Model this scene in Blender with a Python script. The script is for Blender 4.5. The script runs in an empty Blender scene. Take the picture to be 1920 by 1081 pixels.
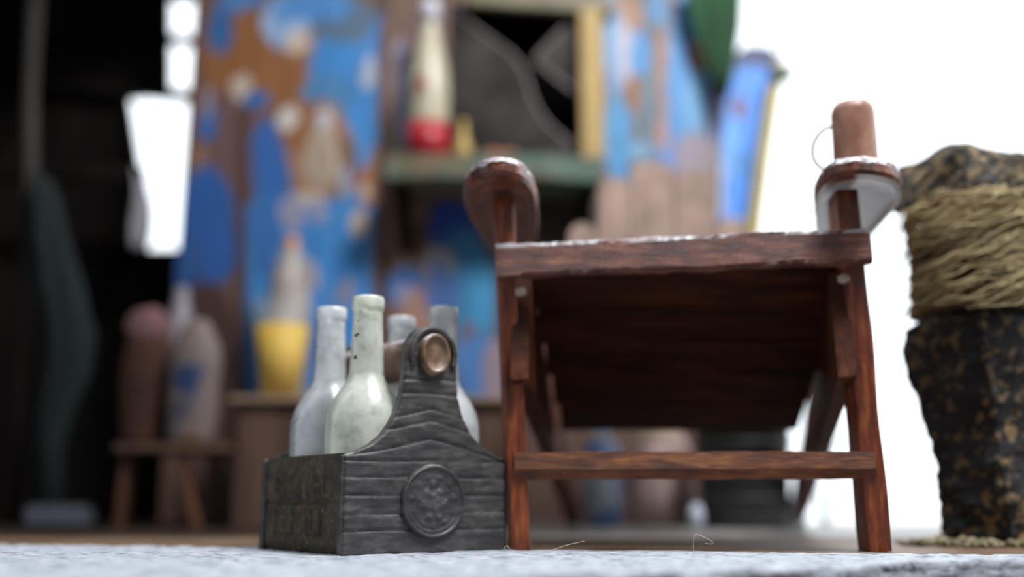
import bpy, bmesh, math, random
from mathutils import Vector, Matrix, noise

random.seed(7)
S = bpy.context.scene
COL = S.collection

# ------------------------------------------------------------------ camera
F = 1900.0                      # focal length in pixels of a 1920 wide frame
CX, CY = 960.0, 540.5
H = 0.083                       # camera height over the deck
PITCH = math.atan((935 - CY) / F)
cam_d = bpy.data.cameras.new('camera')
cam_d.sensor_width = 36.0
cam_d.lens = 36.0 * F / 1920.0
cam_d.clip_start = 0.02
cam_d.clip_end = 200
cam_d.dof.use_dof = True
cam_d.dof.focus_distance = 1.54
cam_d.dof.aperture_fstop = 0.66
cam_d.dof.aperture_blades = 0
cam = bpy.data.objects.new('camera', cam_d)
cam.location = (0, 0, H)
cam.rotation_euler = (math.pi / 2 + PITCH, 0, 0)
COL.objects.link(cam)
S.camera = cam

# ------------------------------------------------------------------ world
S.view_settings.view_transform = 'Standard'
S.view_settings.look = 'None'
S.view_settings.gamma = 1.0
S.view_settings.use_curve_mapping = False
S.view_settings.exposure = 0.0
W = bpy.data.worlds.new('overcast')
S.world = W
W.use_nodes = True
nt = W.node_tree
nt.nodes.clear()
wo = nt.nodes.new('ShaderNodeOutputWorld')
bg = nt.nodes.new('ShaderNodeBackground')
tc = nt.nodes.new('ShaderNodeTexCoord')
sp = nt.nodes.new('ShaderNodeSeparateXYZ')
nt.links.new(tc.outputs['Generated'], sp.inputs[0])
def wmath(op, a, b=None):
    n = nt.nodes.new('ShaderNodeMath'); n.operation = op
    for i, v in enumerate((a, b)):
        if v is None: continue
        if isinstance(v, (int, float)): n.inputs[i].default_value = v
        else: nt.links.new(v, n.inputs[i])
    return n.outputs[0]
# bright open daylight beyond the shack, dimmer on the photographer's side
k = wmath('ADD', wmath('MULTIPLY', sp.outputs['Y'], 1.0), wmath('MULTIPLY', sp.outputs['Z'], 0.40))
mr = nt.nodes.new('ShaderNodeMapRange'); mr.interpolation_type = 'SMOOTHSTEP'
nt.links.new(k, mr.inputs['Value'])
mr.inputs['From Min'].default_value = -0.55; mr.inputs['From Max'].default_value = 0.65
mr.inputs['To Min'].default_value = 0.20; mr.inputs['To Max'].default_value = 2.3
nt.links.new(mr.outputs[0], bg.inputs['Strength'])
bg.inputs['Color'].default_value = (0.88, 0.94, 1.0, 1)
nt.links.new(bg.outputs[0], wo.inputs[0])

# ------------------------------------------------------------------ lights
def area(name, loc, target, size, power, col=(1, 1, 1)):
    l = bpy.data.lights.new(name, 'AREA')
    l.size = size; l.energy = power; l.color = col; l.shape = 'DISK'
    o = bpy.data.objects.new(name, l); COL.objects.link(o)
    o.location = loc
    o.rotation_euler = (Vector(target) - Vector(loc)).to_track_quat('-Z', 'Y').to_euler()
    return o
area('overhead_soft_lamp', (1.25, 0.80, 3.5), (0.35, 2.5, 0.4), 0.9, 205, (0.95, 0.97, 1.0))  # added soft lamp overhead, out of view; brightens deck and bottle shoulders

# ------------------------------------------------------------------ helpers
CP, SPT = math.cos(PITCH), math.sin(PITCH)
def ray(px, py):
    x = (px - CX) / F; y = (CY - py) / F
    return Vector((x, CP - y * SPT, SPT + y * CP))
def at(px, py, Y):
    r = ray(px, py); t = Y / r.y
    return Vector((r.x * t, Y, H + r.z * t))
def atz(px, py, Z):
    r = ray(px, py); t = (Z - H) / r.z
    return Vector((r.x * t, r.y * t, Z))
def proj(p):
    x, y, z = p[0], p[1], p[2] - H
    d = y * CP + z * SPT; u = -y * SPT + z * CP
    return CX + F * x / d, CY - F * u / d
def lin(c):
    return tuple(((v / 255.0) / 12.92 if v / 255.0 <= 0.04045 else ((v / 255.0 + 0.055) / 1.055) ** 2.4) for v in c)

def base_mat(name):
    m = bpy.data.materials.new(name); m.use_nodes = True
    n = m.node_tree.nodes; b = n['Principled BSDF']
    return m, n, m.node_tree.links, b
def ramp(n, stops):
    r = n.new('ShaderNodeValToRGB')
    e = r.color_ramp.elements
    while len(e) < len(stops): e.new(0.5)
    for i, (p, c) in enumerate(stops):
        e[i].position = p; e[i].color = (*c, 1) if len(c) == 3 else c
    return r
def mapped(n, l, scale, coord='Object', rot=(0, 0, 0)):
    t = n.new('ShaderNodeTexCoord'); mp = n.new('ShaderNodeMapping')
    mp.inputs['Scale'].default_value = scale; mp.inputs['Rotation'].default_value = rot
    l.new(t.outputs[coord], mp.inputs[0]); return mp.outputs[0]
def noise_tex(n, l, vec, scale=5, detail=6, rough=0.6):
    t = n.new('ShaderNodeTexNoise'); t.inputs['Scale'].default_value = scale
    t.inputs['Detail'].default_value = detail; t.inputs['Roughness'].default_value = rough
    l.new(vec, t.inputs['Vector']); return t.outputs['Fac']
def wood(name, c0, c1, c2, stretch=(1, 1, 1), scale=12, rough=0.55, bump=0.4, dist=0.004, speck=None, speck_amt=0.66, rot=(0, 0, 0), spec=0.5, coat=0.0, rim_light_dust=None):
    m, n, l, b = base_mat(name)
    v = mapped(n, l, stretch, rot=rot)
    f = noise_tex(n, l, v, scale, 8, 0.65)
    r = ramp(n, [(0.30, lin(c0)), (0.5, lin(c1)), (0.72, lin(c2))])
    l.new(f, r.inputs[0])
    colour = r.outputs[0]
    if speck:
        v2 = mapped(n, l, (1, 1, 1))
        f2 = noise_tex(n, l, v2, scale * 6, 3, 0.6)
        r2 = ramp(n, [(speck_amt, (0, 0, 0)), (speck_amt + 0.06, (1, 1, 1))])
        l.new(f2, r2.inputs[0])
        mx = n.new('ShaderNodeMix'); mx.data_type = 'RGBA'
        l.new(r2.outputs[0], mx.inputs[0]); l.new(colour, mx.inputs[6])
        mx.inputs[7].default_value = (*lin(speck), 1)
        colour = mx.outputs[2]
    if rim_light_dust:   # pale dusty colour on upward faces, painting in a backlit rim
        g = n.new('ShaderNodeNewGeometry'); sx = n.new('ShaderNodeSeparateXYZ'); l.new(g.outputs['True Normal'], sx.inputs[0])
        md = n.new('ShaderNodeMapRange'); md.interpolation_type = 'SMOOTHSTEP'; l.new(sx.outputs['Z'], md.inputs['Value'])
        md.inputs['From Min'].default_value = rim_light_dust[2]; md.inputs['From Max'].default_value = rim_light_dust[3]; md.inputs['To Max'].default_value = rim_light_dust[1]
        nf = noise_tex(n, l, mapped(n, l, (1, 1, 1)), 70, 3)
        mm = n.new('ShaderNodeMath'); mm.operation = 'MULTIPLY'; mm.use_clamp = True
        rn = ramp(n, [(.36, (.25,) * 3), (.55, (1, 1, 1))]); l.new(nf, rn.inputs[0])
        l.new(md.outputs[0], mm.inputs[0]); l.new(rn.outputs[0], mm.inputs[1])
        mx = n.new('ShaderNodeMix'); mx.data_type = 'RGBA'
        l.new(mm.outputs[0], mx.inputs[0]); l.new(colour, mx.inputs[6]); mx.inputs[7].default_value = (*lin(rim_light_dust[0]), 1)
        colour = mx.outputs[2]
    l.new(colour, b.inputs['Base Color'])
    f3 = noise_tex(n, l, v, scale * 2.5, 10, 0.7)
    bp = n.new('ShaderNodeBump'); bp.inputs['Strength'].default_value = bump; bp.inputs['Distance'].default_value = dist
    l.new(f3, bp.inputs['Height']); l.new(bp.outputs[0], b.inputs['Normal'])
    b.inputs['Roughness'].default_value = rough
    b.inputs['Specular IOR Level'].default_value = spec
    b.inputs['Coat Weight'].default_value = coat
    b.inputs['Coat Roughness'].default_value = 0.3
    return m
def plain(name, c, rough=0.5, var=0.15, scale=20, metallic=0.0, bump=0.1):
    m, n, l, b = base_mat(name)
    v = mapped(n, l, (1, 1, 1))
    f = noise_tex(n, l, v, scale, 4)
    a = lin(c)
    r = ramp(n, [(0.3, tuple(x * (1 - var) for x in a)), (0.7, tuple(min(1, x * (1 + var)) for x in a))])
    l.new(f, r.inputs[0]); l.new(r.outputs[0], b.inputs['Base Color'])
    bp = n.new('ShaderNodeBump'); bp.inputs['Strength'].default_value = bump; bp.inputs['Distance'].default_value = 0.003
    l.new(f, bp.inputs['Height']); l.new(bp.outputs[0], b.inputs['Normal'])
    b.inputs['Roughness'].default_value = rough; b.inputs['Metallic'].default_value = metallic
    return m

def link(name, bm, mat, parent=None, smooth=False, loc=None):
    """bm holds world coordinates; the object's origin becomes loc or the parent's place."""
    me = bpy.data.meshes.new(name)
    bmesh.ops.recalc_face_normals(bm, faces=bm.faces)
    o = bpy.data.objects.new(name, me)
    COL.objects.link(o)
    if parent is not None:
        w = Vector(parent.location); q = parent.parent
        while q is not None: w += Vector(q.location); q = q.parent
        bmesh.ops.translate(bm, verts=bm.verts, vec=-w)
        o.parent = parent
    elif loc is not None:
        bmesh.ops.translate(bm, verts=bm.verts, vec=-Vector(loc)); o.location = loc
    bm.to_mesh(me); bm.free()
    if smooth:
        for p in me.polygons: p.use_smooth = True
    if mat: me.materials.append(mat)
    return o
def thing(name, label, cat, loc, group=None):
    o = bpy.data.objects.new(name, None); COL.objects.link(o)
    o.empty_display_size = 0.05
    o.location = loc; o['label'] = label; o['category'] = cat
    if group: o['group'] = group
    return o
def tag(o, label, cat, group=None, kind=None):
    o['label'] = label; o['category'] = cat
    if group: o['group'] = group
    if kind: o['kind'] = kind
    return o
def struct(o):
    o['kind'] = 'structure'; return o

def nz(p, s=1.0, seed=0.0):
    return noise.noise(Vector((p[0] * s + seed, p[1] * s + seed * 1.7, p[2] * s - seed)))
def roughen(bm, amp, scale, seed=0.0):
    bm.normal_update()
    mv = [(v, v.normal.copy() * amp * (nz(v.co, scale, seed) + 0.5 * nz(v.co, scale * 2.7, seed + 3))) for v in bm.verts]
    for v, d in mv: v.co += d
def loft(bm, rings, cap=True, closed=True):
    R = [[bm.verts.new(p) for p in r] for r in rings]
    n = len(R[0])
    for a, b in zip(R, R[1:]):
        for i in range(n if closed else n - 1):
            j = (i + 1) % n
            bm.faces.new((a[i], a[j], b[j], b[i]))
    if cap:
        bm.faces.new(list(reversed(R[0]))); bm.faces.new(R[-1])
    return R
def rect_sect(w, h, nw=3, nh=3, r=0.0):
    """outline of a w x h rectangle with softened corners"""
    pts = []
    r = r or min(w, h) * 0.12
    for cx, cy, a0 in ((w/2 - r, h/2 - r, 0), (-w/2 + r, h/2 - r, 90), (-w/2 + r, -h/2 + r, 180), (w/2 - r, -h/2 + r, 270)):
        for k in range(3):
            a = math.radians(a0 + 45 * k)
            pts.append((cx + r * math.cos(a), cy + r * math.sin(a)))
    return pts
def beam(bm, p0, p1, w, h, up=(0, 0, 1), seg=14, amp=0.0, sc=30, seed=0.0, sect=None, w1=None, h1=None, rad=0.0):
    p0 = Vector(p0); p1 = Vector(p1); d = (p1 - p0).normalized()
    side = d.cross(Vector(up)).normalized(); u = side.cross(d).normalized()
    rings = []
    for i in range(seg + 1):
        t = i / seg; c = p0.lerp(p1, t)
        ww = w + ((w1 if w1 is not None else w) - w) * t; hh = h + ((h1 if h1 is not None else h) - h) * t
        se = sect if sect else rect_sect(ww, hh, r=rad)
        ring = []
        for a, b in se:
            q = c + side * a + u * b
            if amp:
                g = Vector((q.x * sc, q.y * sc, q.z * sc))
                along = q.dot(d) * sc * 0.25
                q = q + side * amp * noise.noise(Vector((along + seed, b * 60, a * 60))) + u * amp * noise.noise(Vector((along - seed, a * 60, b * 60 + 9)))
            ring.append(q)
        rings.append(ring)
    loft(bm, rings)
def box(bm, c, s, rz=0.0, bev=0.0):
    r = bmesh.ops.create_cube(bm, size=1.0)
    vs = r['verts']
    M = Matrix.Translation(Vector(c)) @ Matrix.Rotation(rz, 4, 'Z') @ Matrix.Diagonal((s[0], s[1], s[2], 1))
    bmesh.ops.transform(bm, matrix=M, verts=vs)
    if bev:
        es = list({e for v in vs for e in v.link_edges})
        bmesh.ops.bevel(bm, geom=es, offset=bev, segments=2, affect='EDGES')
def lathe(bm, prof, c=(0, 0, 0), n=40, ax=None):
    """prof: (r, z) pairs"""
    c = Vector(c)
    rings = []
    for r, z in prof:
        r = max(r, 1e-4)
        rings.append([c + Vector((r * math.cos(2 * math.pi * i / n), r * math.sin(2 * math.pi * i / n), z)) for i in range(n)])
    loft(bm, rings)
def tube(bm, pts, r, n=10, r1=None):
    pts = [Vector(p) for p in pts]
    rings = []
    prev = None
    for i, p in enumerate(pts):
        d = (pts[min(i + 1, len(pts) - 1)] - pts[max(i - 1, 0)]).normalized()
        ref = Vector((0, 0, 1)) if abs(d.z) < 0.9 else Vector((1, 0, 0))
        if prev is not None: ref = prev
        s = d.cross(ref).normalized(); u = s.cross(d).normalized(); prev = u
        rr = r + ((r1 if r1 is not None else r) - r) * i / max(1, len(pts) - 1)
        rings.append([p + s * rr * math.cos(2 * math.pi * k / n) + u * rr * math.sin(2 * math.pi * k / n) for k in range(n)])
    loft(bm, rings)
def prism(bm, pts, dvec):
    """polygon outline given as 3D points, thickened along dvec"""
    dvec = Vector(dvec)
    a = [bm.verts.new(Vector(p)) for p in pts]
    b = [bm.verts.new(Vector(p) + dvec) for p in pts]
    n = len(a)
    bm.faces.new(a); bm.faces.new(list(reversed(b)))
    for i in range(n):
        j = (i + 1) % n
        bm.faces.new((a[j], a[i], b[i], b[j]))
def smooth_loop(pts, it=2):
    pts = [Vector(p) for p in pts]
    for _ in range(it):
        out = []
        for i in range(len(pts)):
            a, b = pts[i], pts[(i + 1) % len(pts)]
            out += [a.lerp(b, 0.25), a.lerp(b, 0.75)]
        pts = out
    return pts
def smooth_open(pts, it=2):
    pts = [Vector(p) for p in pts]
    for _ in range(it):
        out = [pts[0]]
        for a, b in zip(pts, pts[1:]):
            out += [a.lerp(b, 0.25), a.lerp(b, 0.75)]
        out.append(pts[-1]); pts = out
    return pts

# ------------------------------------------------------------------ materials
M_chair = wood('red_brown_stained_wood', (40, 13, 6), (96, 40, 17), (150, 80, 42), (1, 1, 1), 26, 0.36, 0.7, 0.004, speck=(180, 130, 100), speck_amt=0.70, spec=0.4, coat=0.35, rim_light_dust=((214, 212, 216), 0.85, .10, .42))
M_chair_x = wood('red_brown_stained_wood_rail', (42, 14, 7), (108, 46, 24), (172, 108, 82), (0.22, 1, 1.6), 55, 0.36, 1.0, 0.006, speck=(205, 180, 170), speck_amt=0.67, spec=0.5, coat=0.4, rim_light_dust=((214, 212, 216), 0.85, .10, .42))
M_chair_z = wood('red_brown_stained_wood_post', (44, 14, 5), (118, 48, 16), (176, 96, 44), (1.5, 1, 0.25), 50, 0.36, 0.8, 0.005, speck=(200, 140, 100), speck_amt=0.70, spec=0.4, coat=0.35)
M_seat = wood('seat_board_wood', (28, 10, 5), (54, 22, 10), (92, 44, 20), (0.2, 1.0, 1.0), 30, 0.65, 0.6, 0.004, spec=0.15)
M_side = wood('side_board_wood', (34, 13, 7), (70, 31, 14), (110, 58, 30), (1, 1, .6), 30, 0.6, 0.6, 0.004, spec=0.18)
M_str = wood('orange_brown_stretcher_wood', (42, 16, 6), (104, 52, 20), (152, 92, 38), (0.3, 1, 1.4), 45, 0.4, 0.8, 0.005, speck=(190, 150, 110), speck_amt=0.70, spec=0.35, coat=0.2)
M_slat = wood('pale_lit_slat_wood', (84, 60, 47), (114, 88, 73), (136, 112, 98), (1.0, 1, 0.2), 14, 0.7, 0.3, 0.004)  # chair wood made paler to paint in light from above on the slats
M_caddy = wood('dark_grey_weathered_wood', (22, 20, 20), (52, 48, 47), (86, 82, 80), (0.6, 0.6, 1.6), 34, 0.5, 0.45, 0.003, speck=(180, 174, 150), speck_amt=0.71, spec=0.45, coat=.15, rim_light_dust=((214, 212, 216), 0.85, .90, .99))
M_caddy_l = wood('brown_grey_weathered_wood', (26, 20, 9), (54, 43, 24), (90, 74, 48), (1, 1, 1), 40, 0.6, 0.8, 0.004, speck=(190, 180, 150), speck_amt=0.67, spec=0.45, rim_light_dust=((214, 212, 216), 0.85, .90, .99))
M_handle = wood('tan_brown_handle_wood', (64, 42, 28), (104, 76, 56), (140, 112, 88), (1, 1, 1), 30, 0.45, 0.5, 0.003, rim_light_dust=((214, 212, 216), 0.85, .35, .9))
M_char = wood('charred_black_wood', (14, 15, 20), (26, 26, 32), (52, 47, 42), (1, 1, 0.7), 7, 0.62, 1.0, 0.012, speck=(138, 112, 74), speck_amt=0.545)
M_cap = wood('flaking_black_wood', (14, 15, 22), (34, 32, 34), (84, 72, 52), (1, 1, 0.5), 9, 0.62, 1.0, 0.012, speck=(138, 116, 78), speck_amt=0.50)
M_rope = wood('straw_rope_fibre', (60, 42, 20), (112, 86, 48), (166, 146, 100), (0.6, 0.6, 1.6), 40, 0.85, 1.0, 0.01)
M_fib = plain('pale_rope_strands', (178, 160, 118), 0.8, 0.2)
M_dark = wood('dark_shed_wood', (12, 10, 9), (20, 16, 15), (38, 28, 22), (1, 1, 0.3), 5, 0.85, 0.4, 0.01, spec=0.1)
M_black = plain('near_black_boards', (10, 9, 12), 0.95, 0.3)  # near-black base colour for the room walls and bottle flecks
M_ochre = wood('ochre_painted_wood', (120, 92, 50), (168, 138, 78), (190, 164, 104), (1, 1, 0.2), 8, 0.6, 0.2)
M_sill = wood('green_brown_sill_wood', (48, 104, 98), (84, 84, 64), (150, 88, 50), (0.6, 1, 1), 4, 0.6, 0.3)
M_chest = wood('brown_chest_wood', (58, 38, 27), (84, 60, 45), (104, 78, 60), (1, 1, 0.2), 6, 0.7, 0.3)
M_bucket = wood('dull_grey_metal', (30, 29, 30), (46, 44, 44), (64, 62, 60), (1, 1, 1), 6, 0.5, 0.2)

def frosted(name, c, trans=0.75, rough=0.38, murk=(0.5, 0.5, 0.48)):
    m, n, l, b = base_mat(name)
    v = mapped(n, l, (1, 1, 1))
    f = noise_tex(n, l, v, 28, 6, 0.6)
    r = ramp(n, [(0.3, tuple(x * 0.60 for x in c)), (0.55, c)])
    l.new(f, r.inputs[0]); l.new(r.outputs[0], b.inputs['Base Color'])
    rr = ramp(n, [(0.3, (rough - 0.1,) * 3), (0.7, (rough + 0.15,) * 3)])
    l.new(f, rr.inputs[0]); l.new(rr.outputs[0], b.inputs['Roughness'])
    b.inputs['Transmission Weight'].default_value = trans
    b.inputs['IOR'].default_value = 1.42
    bp = n.new('ShaderNodeBump'); bp.inputs['Strength'].default_value = 0.35; bp.inputs['Distance'].default_value = 0.002
    f2 = noise_tex(n, l, v, 60, 4); l.new(f2, bp.inputs['Height']); l.new(bp.outputs[0], b.inputs['Normal'])
    b.inputs['Coat Weight'].default_value = 1.0; b.inputs['Coat Roughness'].default_value = 0.24
    return m
M_glassA = frosted('frosted_greenish_glass', (0.95, 0.97, 0.84), 0.5, .34)
M_glassB = frosted('frosted_clear_glass', (0.93, 0.96, 0.97), 0.55, .34)

# ------------------------------------------------------------------ deck (floor)
M_pale = wood('pale_gritty_deck_wood', (84, 86, 104), (206, 212, 222), (246, 248, 252), (0.4, 1, 1), 75, 0.5, 1.0, 0.008, speck=(110, 92, 60), speck_amt=0.64)
M_brown = wood('brown_deck_wood', (70, 50, 34), (104, 80, 58), (138, 114, 90), (0.3, 1, 1), 26, 0.5, 0.8, 0.004)
M_grey = wood('grey_deck_wood', (84, 80, 76), (128, 124, 120), (160, 158, 156), (0.3, 1, 1), 20, 0.45, 0.6, 0.004)
def plank_grid(x0, x1, fy0, fy1, nx, ny, amp, zt, depth, mat, name, rag=0.0):
    """plank with uneven top; fy0(x), fy1(x) give near and far edge"""
    bm = bmesh.new()
    T = []
    for i in range(nx + 1):
        x = x0 + (x1 - x0) * i / nx
        row = []
        a = fy0(x) + rag * noise.noise(Vector((x * 14, 3, 0))) + rag * .5 * noise.noise(Vector((x * 50, 7, 0)))
        b = fy1(x) + rag * 0.4 * noise.noise(Vector((x * 20, 11, 0)))
        for j in range(ny + 1):
            t = j / ny; y = a + (b - a) * t
            z = zt + amp * noise.noise(Vector((x * 12, y * 40, 0))) * 0.5 + amp * 0.5 * noise.noise(Vector((x * 45, y * 90, 4)))
            row.append(bm.verts.new((x, y, min(z, zt + 0.0012))))
        T.append(row)
    for i in range(nx):
        for j in range(ny):
            bm.faces.new((T[i][j], T[i + 1][j], T[i + 1][j + 1], T[i][j + 1]))
    def skirt(edge):
        prev = edge
        for k in range(1, 7):
            cur = []
            for v0, v in zip(edge, prev):
                c = v0.co.copy(); c.z = zt - depth * k / 6
                c.y += rag * 0.5 * noise.noise(Vector((c.x * 16, c.z * 60, 5)))
                cur.append(bm.verts.new(c))
            for a, b, c2, d in zip(prev, prev[1:], cur[1:], cur): bm.faces.new((a, b, c2, d))
            prev = cur
        return prev
    lo0 = skirt([r[0] for r in T]); lo1 = skirt([r[-1] for r in T])
    for a, b, c2, d in zip(lo0, lo0[1:], lo1[1:], lo1): bm.faces.new((a, b, c2, d))
    bmesh.ops.holes_fill(bm, edges=[e for e in bm.edges if e.is_boundary], sides=0)
    return link(name, bm, mat, smooth=True)
eL = atz(0, 1020, 0); eR = atz(1920, 1040, 0)
def edge_back(x): return eL.y + (eR.y - eL.y) * (x - eL.x) / (eR.x - eL.x)
nA = atz(1000, 1080, 0); nB = atz(1920, 1046, 0)
def edge_front(x): return min(1.45, max(0.72, nA.y + (nB.y - nA.y) * (x - nA.x) / (nB.x - nA.x))) if x > -0.4 else 0.72
struct(plank_grid(-2.2, 2.2, edge_front, edge_back, 420, 60, 0.009, 0.0, 0.05, M_pale, 'floor', 0.02))
struct(plank_grid(-3.4, 2.6, lambda x: edge_back(x) + 0.006, lambda x: 2.35, 160, 30, 0.003, -0.001, 0.05, M_brown, 'floor.001', 0.004))
M_shade = wood('shade_brown_deck_wood', (28, 20, 15), (44, 33, 26), (64, 50, 40), (0.3, 1, 1), 14, 0.8, 0.6, 0.004, spec=.15)  # darker plank colour paints in the shade under the lean-to
k_ = 2
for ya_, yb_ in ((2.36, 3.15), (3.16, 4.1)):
    for xa_, xb_, m_ in ((-3.4, -.50, M_shade), (-.495, 2.6, M_grey)):
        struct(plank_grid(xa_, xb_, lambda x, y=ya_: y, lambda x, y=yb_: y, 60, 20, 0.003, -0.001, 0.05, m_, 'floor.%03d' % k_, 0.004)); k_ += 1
bm = bmesh.new(); box(bm, (0, 1.9, -0.13), (7.0, 4.4, 0.12)); struct(link('floor.006', bm, M_dark))

# ------------------------------------------------------------------ bottle caddy
N = atz(641, 1042, 0.0)
ua = math.radians(38)
U = Vector((math.cos(ua), math.sin(ua), 0)); V = Vector((-math.sin(ua), math.cos(ua), 0))
LU, LV, HC = 0.309, 0.295, 0.152
caddy = thing('bottle_carrier', 'dark grey wooden bottle carrier with round medallion and log handle, at front on pale deck', 'bottle carrier', N + U * LU / 2 + V * LV / 2)
prof = [(0.0, .1545), (.148, .1545), (.153, .135), (.166, .108), (.182, .087), (.20, .073), (.222, .061), (.25, .053), (.28, .050), (.32, .048), (.335, .043), (.348, .034), (.357, .022), (.3625, .004)]
def halfw(z):
    for (z0, w0), (z1, w1) in zip(prof, prof[1:]):
        if z0 <= z <= z1: return w0 + (w1 - w0) * (z - z0) / (z1 - z0)
    return prof[-1][1]
GROOVES = [.036, .062, .089, .117, .143, .178, .206, .226, .252, .276]
def groove(s, z, k=0):
    d = 0.0
    for i, g in enumerate(GROOVES):
        gg = g + 0.004 * noise.noise(Vector((s * 7, i * 3.3 + k, 0))) + 0.010 * s * math.sin(i * 2.1)
        if i > 4: gg -= 0.35 * abs(s) * (0.6 if i < 8 else 0.2)
        w = 0.0020 + 0.0012 * noise.noise(Vector((s * 20, i, k)))
        fade = 0.45 + 0.55 * max(0, noise.noise(Vector((s * 12 + i * 5, k, 1))) + 0.4)
        d -= 0.004 * fade * math.exp(-((z - gg) / w) ** 2)
    d += 0.0009 * noise.noise(Vector((s * 30, z * 140, k)))
    return d
def slab(bm, org, du, dn, zs, wfun, ns, th, disp):
    """upright board: org = centre of its foot on the outer face, dn = outward normal"""
    Fr, Bk = [], []
    for z in zs:
        w = wfun(z); fr, bk = [], []
        for i in range(ns + 1):
            s = -w + 2 * w * i / ns
            edge = min(1.0, (w - abs(s)) / 0.004)
            p = org + du * s + Vector((0, 0, z)) + dn * (disp(s, z) - 0.002 * (1 - edge))
            fr.append(bm.verts.new(p)); bk.append(bm.verts.new(org + du * s + Vector((0, 0, z)) - dn * th))
        Fr.append(fr); Bk.append(bk)
    for G, fl in ((Fr, False), (Bk, True)):
        for a, b in zip(G, G[1:]):
            for i in range(ns):
                f = (a[i], a[i + 1], b[i + 1], b[i])
                bm.faces.new(f if not fl else tuple(reversed(f)))
    for r in range(len(zs) - 1):
        bm.faces.new((Fr[r][0], Fr[r + 1][0], Bk[r + 1][0], Bk[r][0]))
        bm.faces.new((Fr[r][-1], Bk[r][-1], Bk[r + 1][-1], Fr[r + 1][-1]))
    for i in range(ns):
        bm.faces.new((Fr[0][i], Bk[0][i], Bk[0][i + 1], Fr[0][i + 1]))
        bm.faces.new((Fr[-1][i], Fr[-1][i + 1], Bk[-1][i + 1], Bk[-1][i]))
zs = [0.362 * i / 130 for i in range(131)]
for nm, sgn, off in (('end_panel', -1, 0.0), ('end_panel', 1, LV)):
    bm = bmesh.new()
    slab(bm, N + U * LU / 2 + V * off, U if sgn < 0 else -U, V * sgn, zs, halfw, 90, 0.018, lambda s, z, kk=sgn: groove(s, z, kk * 4))
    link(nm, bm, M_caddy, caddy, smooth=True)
# raised, worn lettering on the long sides (two lines of upright strokes)
def strokes():
    out = []
    rnd = random.Random(5)
    def ln(x, z0, z1): out.append((x, z0, x, z1))
    def hz(x0, x1, z): out.append((x0, z, x1, z))
    for row, (zb, zt_, x, xe) in enumerate(((.088, .122, -.09, .105), (.030, .070, -.095, .10))):
        pats = 'EHLINEC' if row == 0 else 'ALAMSI'
        n = len(pats); st = (xe - x) / n
        for i in range(n):
            a = x + st * (i + .15); b = x + st * (i + .85); mid = (zb + zt_) / 2
            ch = pats[i]
            ln(a, zb, zt_)
            if ch in 'HNMA': ln(b, zb, zt_)
            if ch in 'EHA': hz(a, b, mid)
            if ch in 'ECAS': hz(a, b, zt_)
            if ch in 'ELCS': hz(a, b, zb)
            if ch in 'M': ln((a + b) / 2, mid, zt_)
    return out
STR = strokes()
def emboss(s, z, kk):
    d = 0.0
    for x0, z0, x1, z1 in STR:
        if min(x0, x1) - .01 < s < max(x0, x1) + .01 and z0 - .01 < z < z1 + .01:
            ax = max(min(x0, x1) - s, 0, s - max(x0, x1)); az = max(z0 - z, 0, z - z1)
            d = max(d, math.exp(-((ax * ax + az * az) / (0.0034 ** 2))))
    return 0.0050 * d - 0.004 * math.exp(-((z - 0.079) / .003) ** 2) + 0.0022 * noise.noise(Vector((s * 60, z * 60, kk))) + 0.0015 * noise.noise(Vector((s * 160, z * 25, kk))) - 0.006 * max(0, (0.012 - z) / 0.012)
for sgn, off in ((-1, 0.0), (1, LU)):
    bm = bmesh.new()
    zz = [HC * i / 70 for i in range(71)]
    slab(bm, N + V * LV / 2 + U * (off - sgn * 0.0) , -V if sgn < 0 else V, U * sgn, [z for z in zz], lambda z: LV / 2 - 0.017, 120, 0.018, lambda s, z, kk=sgn: emboss(s, z, kk) - 0.002 + 0.0 * z)
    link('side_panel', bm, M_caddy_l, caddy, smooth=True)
bm = bmesh.new()
box(bm, N + U * LU / 2 + V * LV / 2 + Vector((0, 0, 0.012)), (LU - 0.038, LV - 0.037, 0.022), ua)
link('base', bm, M_caddy, caddy)
# rounded rim round the head of each end panel and the log handle
hc = N + U * (LU / 2 + 0.002) + Vector((0, 0, 0.315))
bm = bmesh.new()
rings = []
n = 36
for i in range(29):
    t = -0.012 + (LV + 0.024) * i / 28
    k = 1.0 if 0 < i < 28 else 0.93
    ring = []
    for j in range(n):
        a = 2 * math.pi * j / n
        r = 1 + 0.05 * noise.noise(Vector((math.cos(a) * 2, math.sin(a) * 2, t * 14))) + 0.02 * noise.noise(Vector((math.cos(a) * 6, math.sin(a) * 6, t * 50)))
        ring.append(hc + V * t + U * (0.0285 * k * r * math.cos(a)) + Vector((0, 0, 0.035 * k * r * math.sin(a))))
    rings.append(ring)
R = loft(bm, rings, cap=False)
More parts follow.
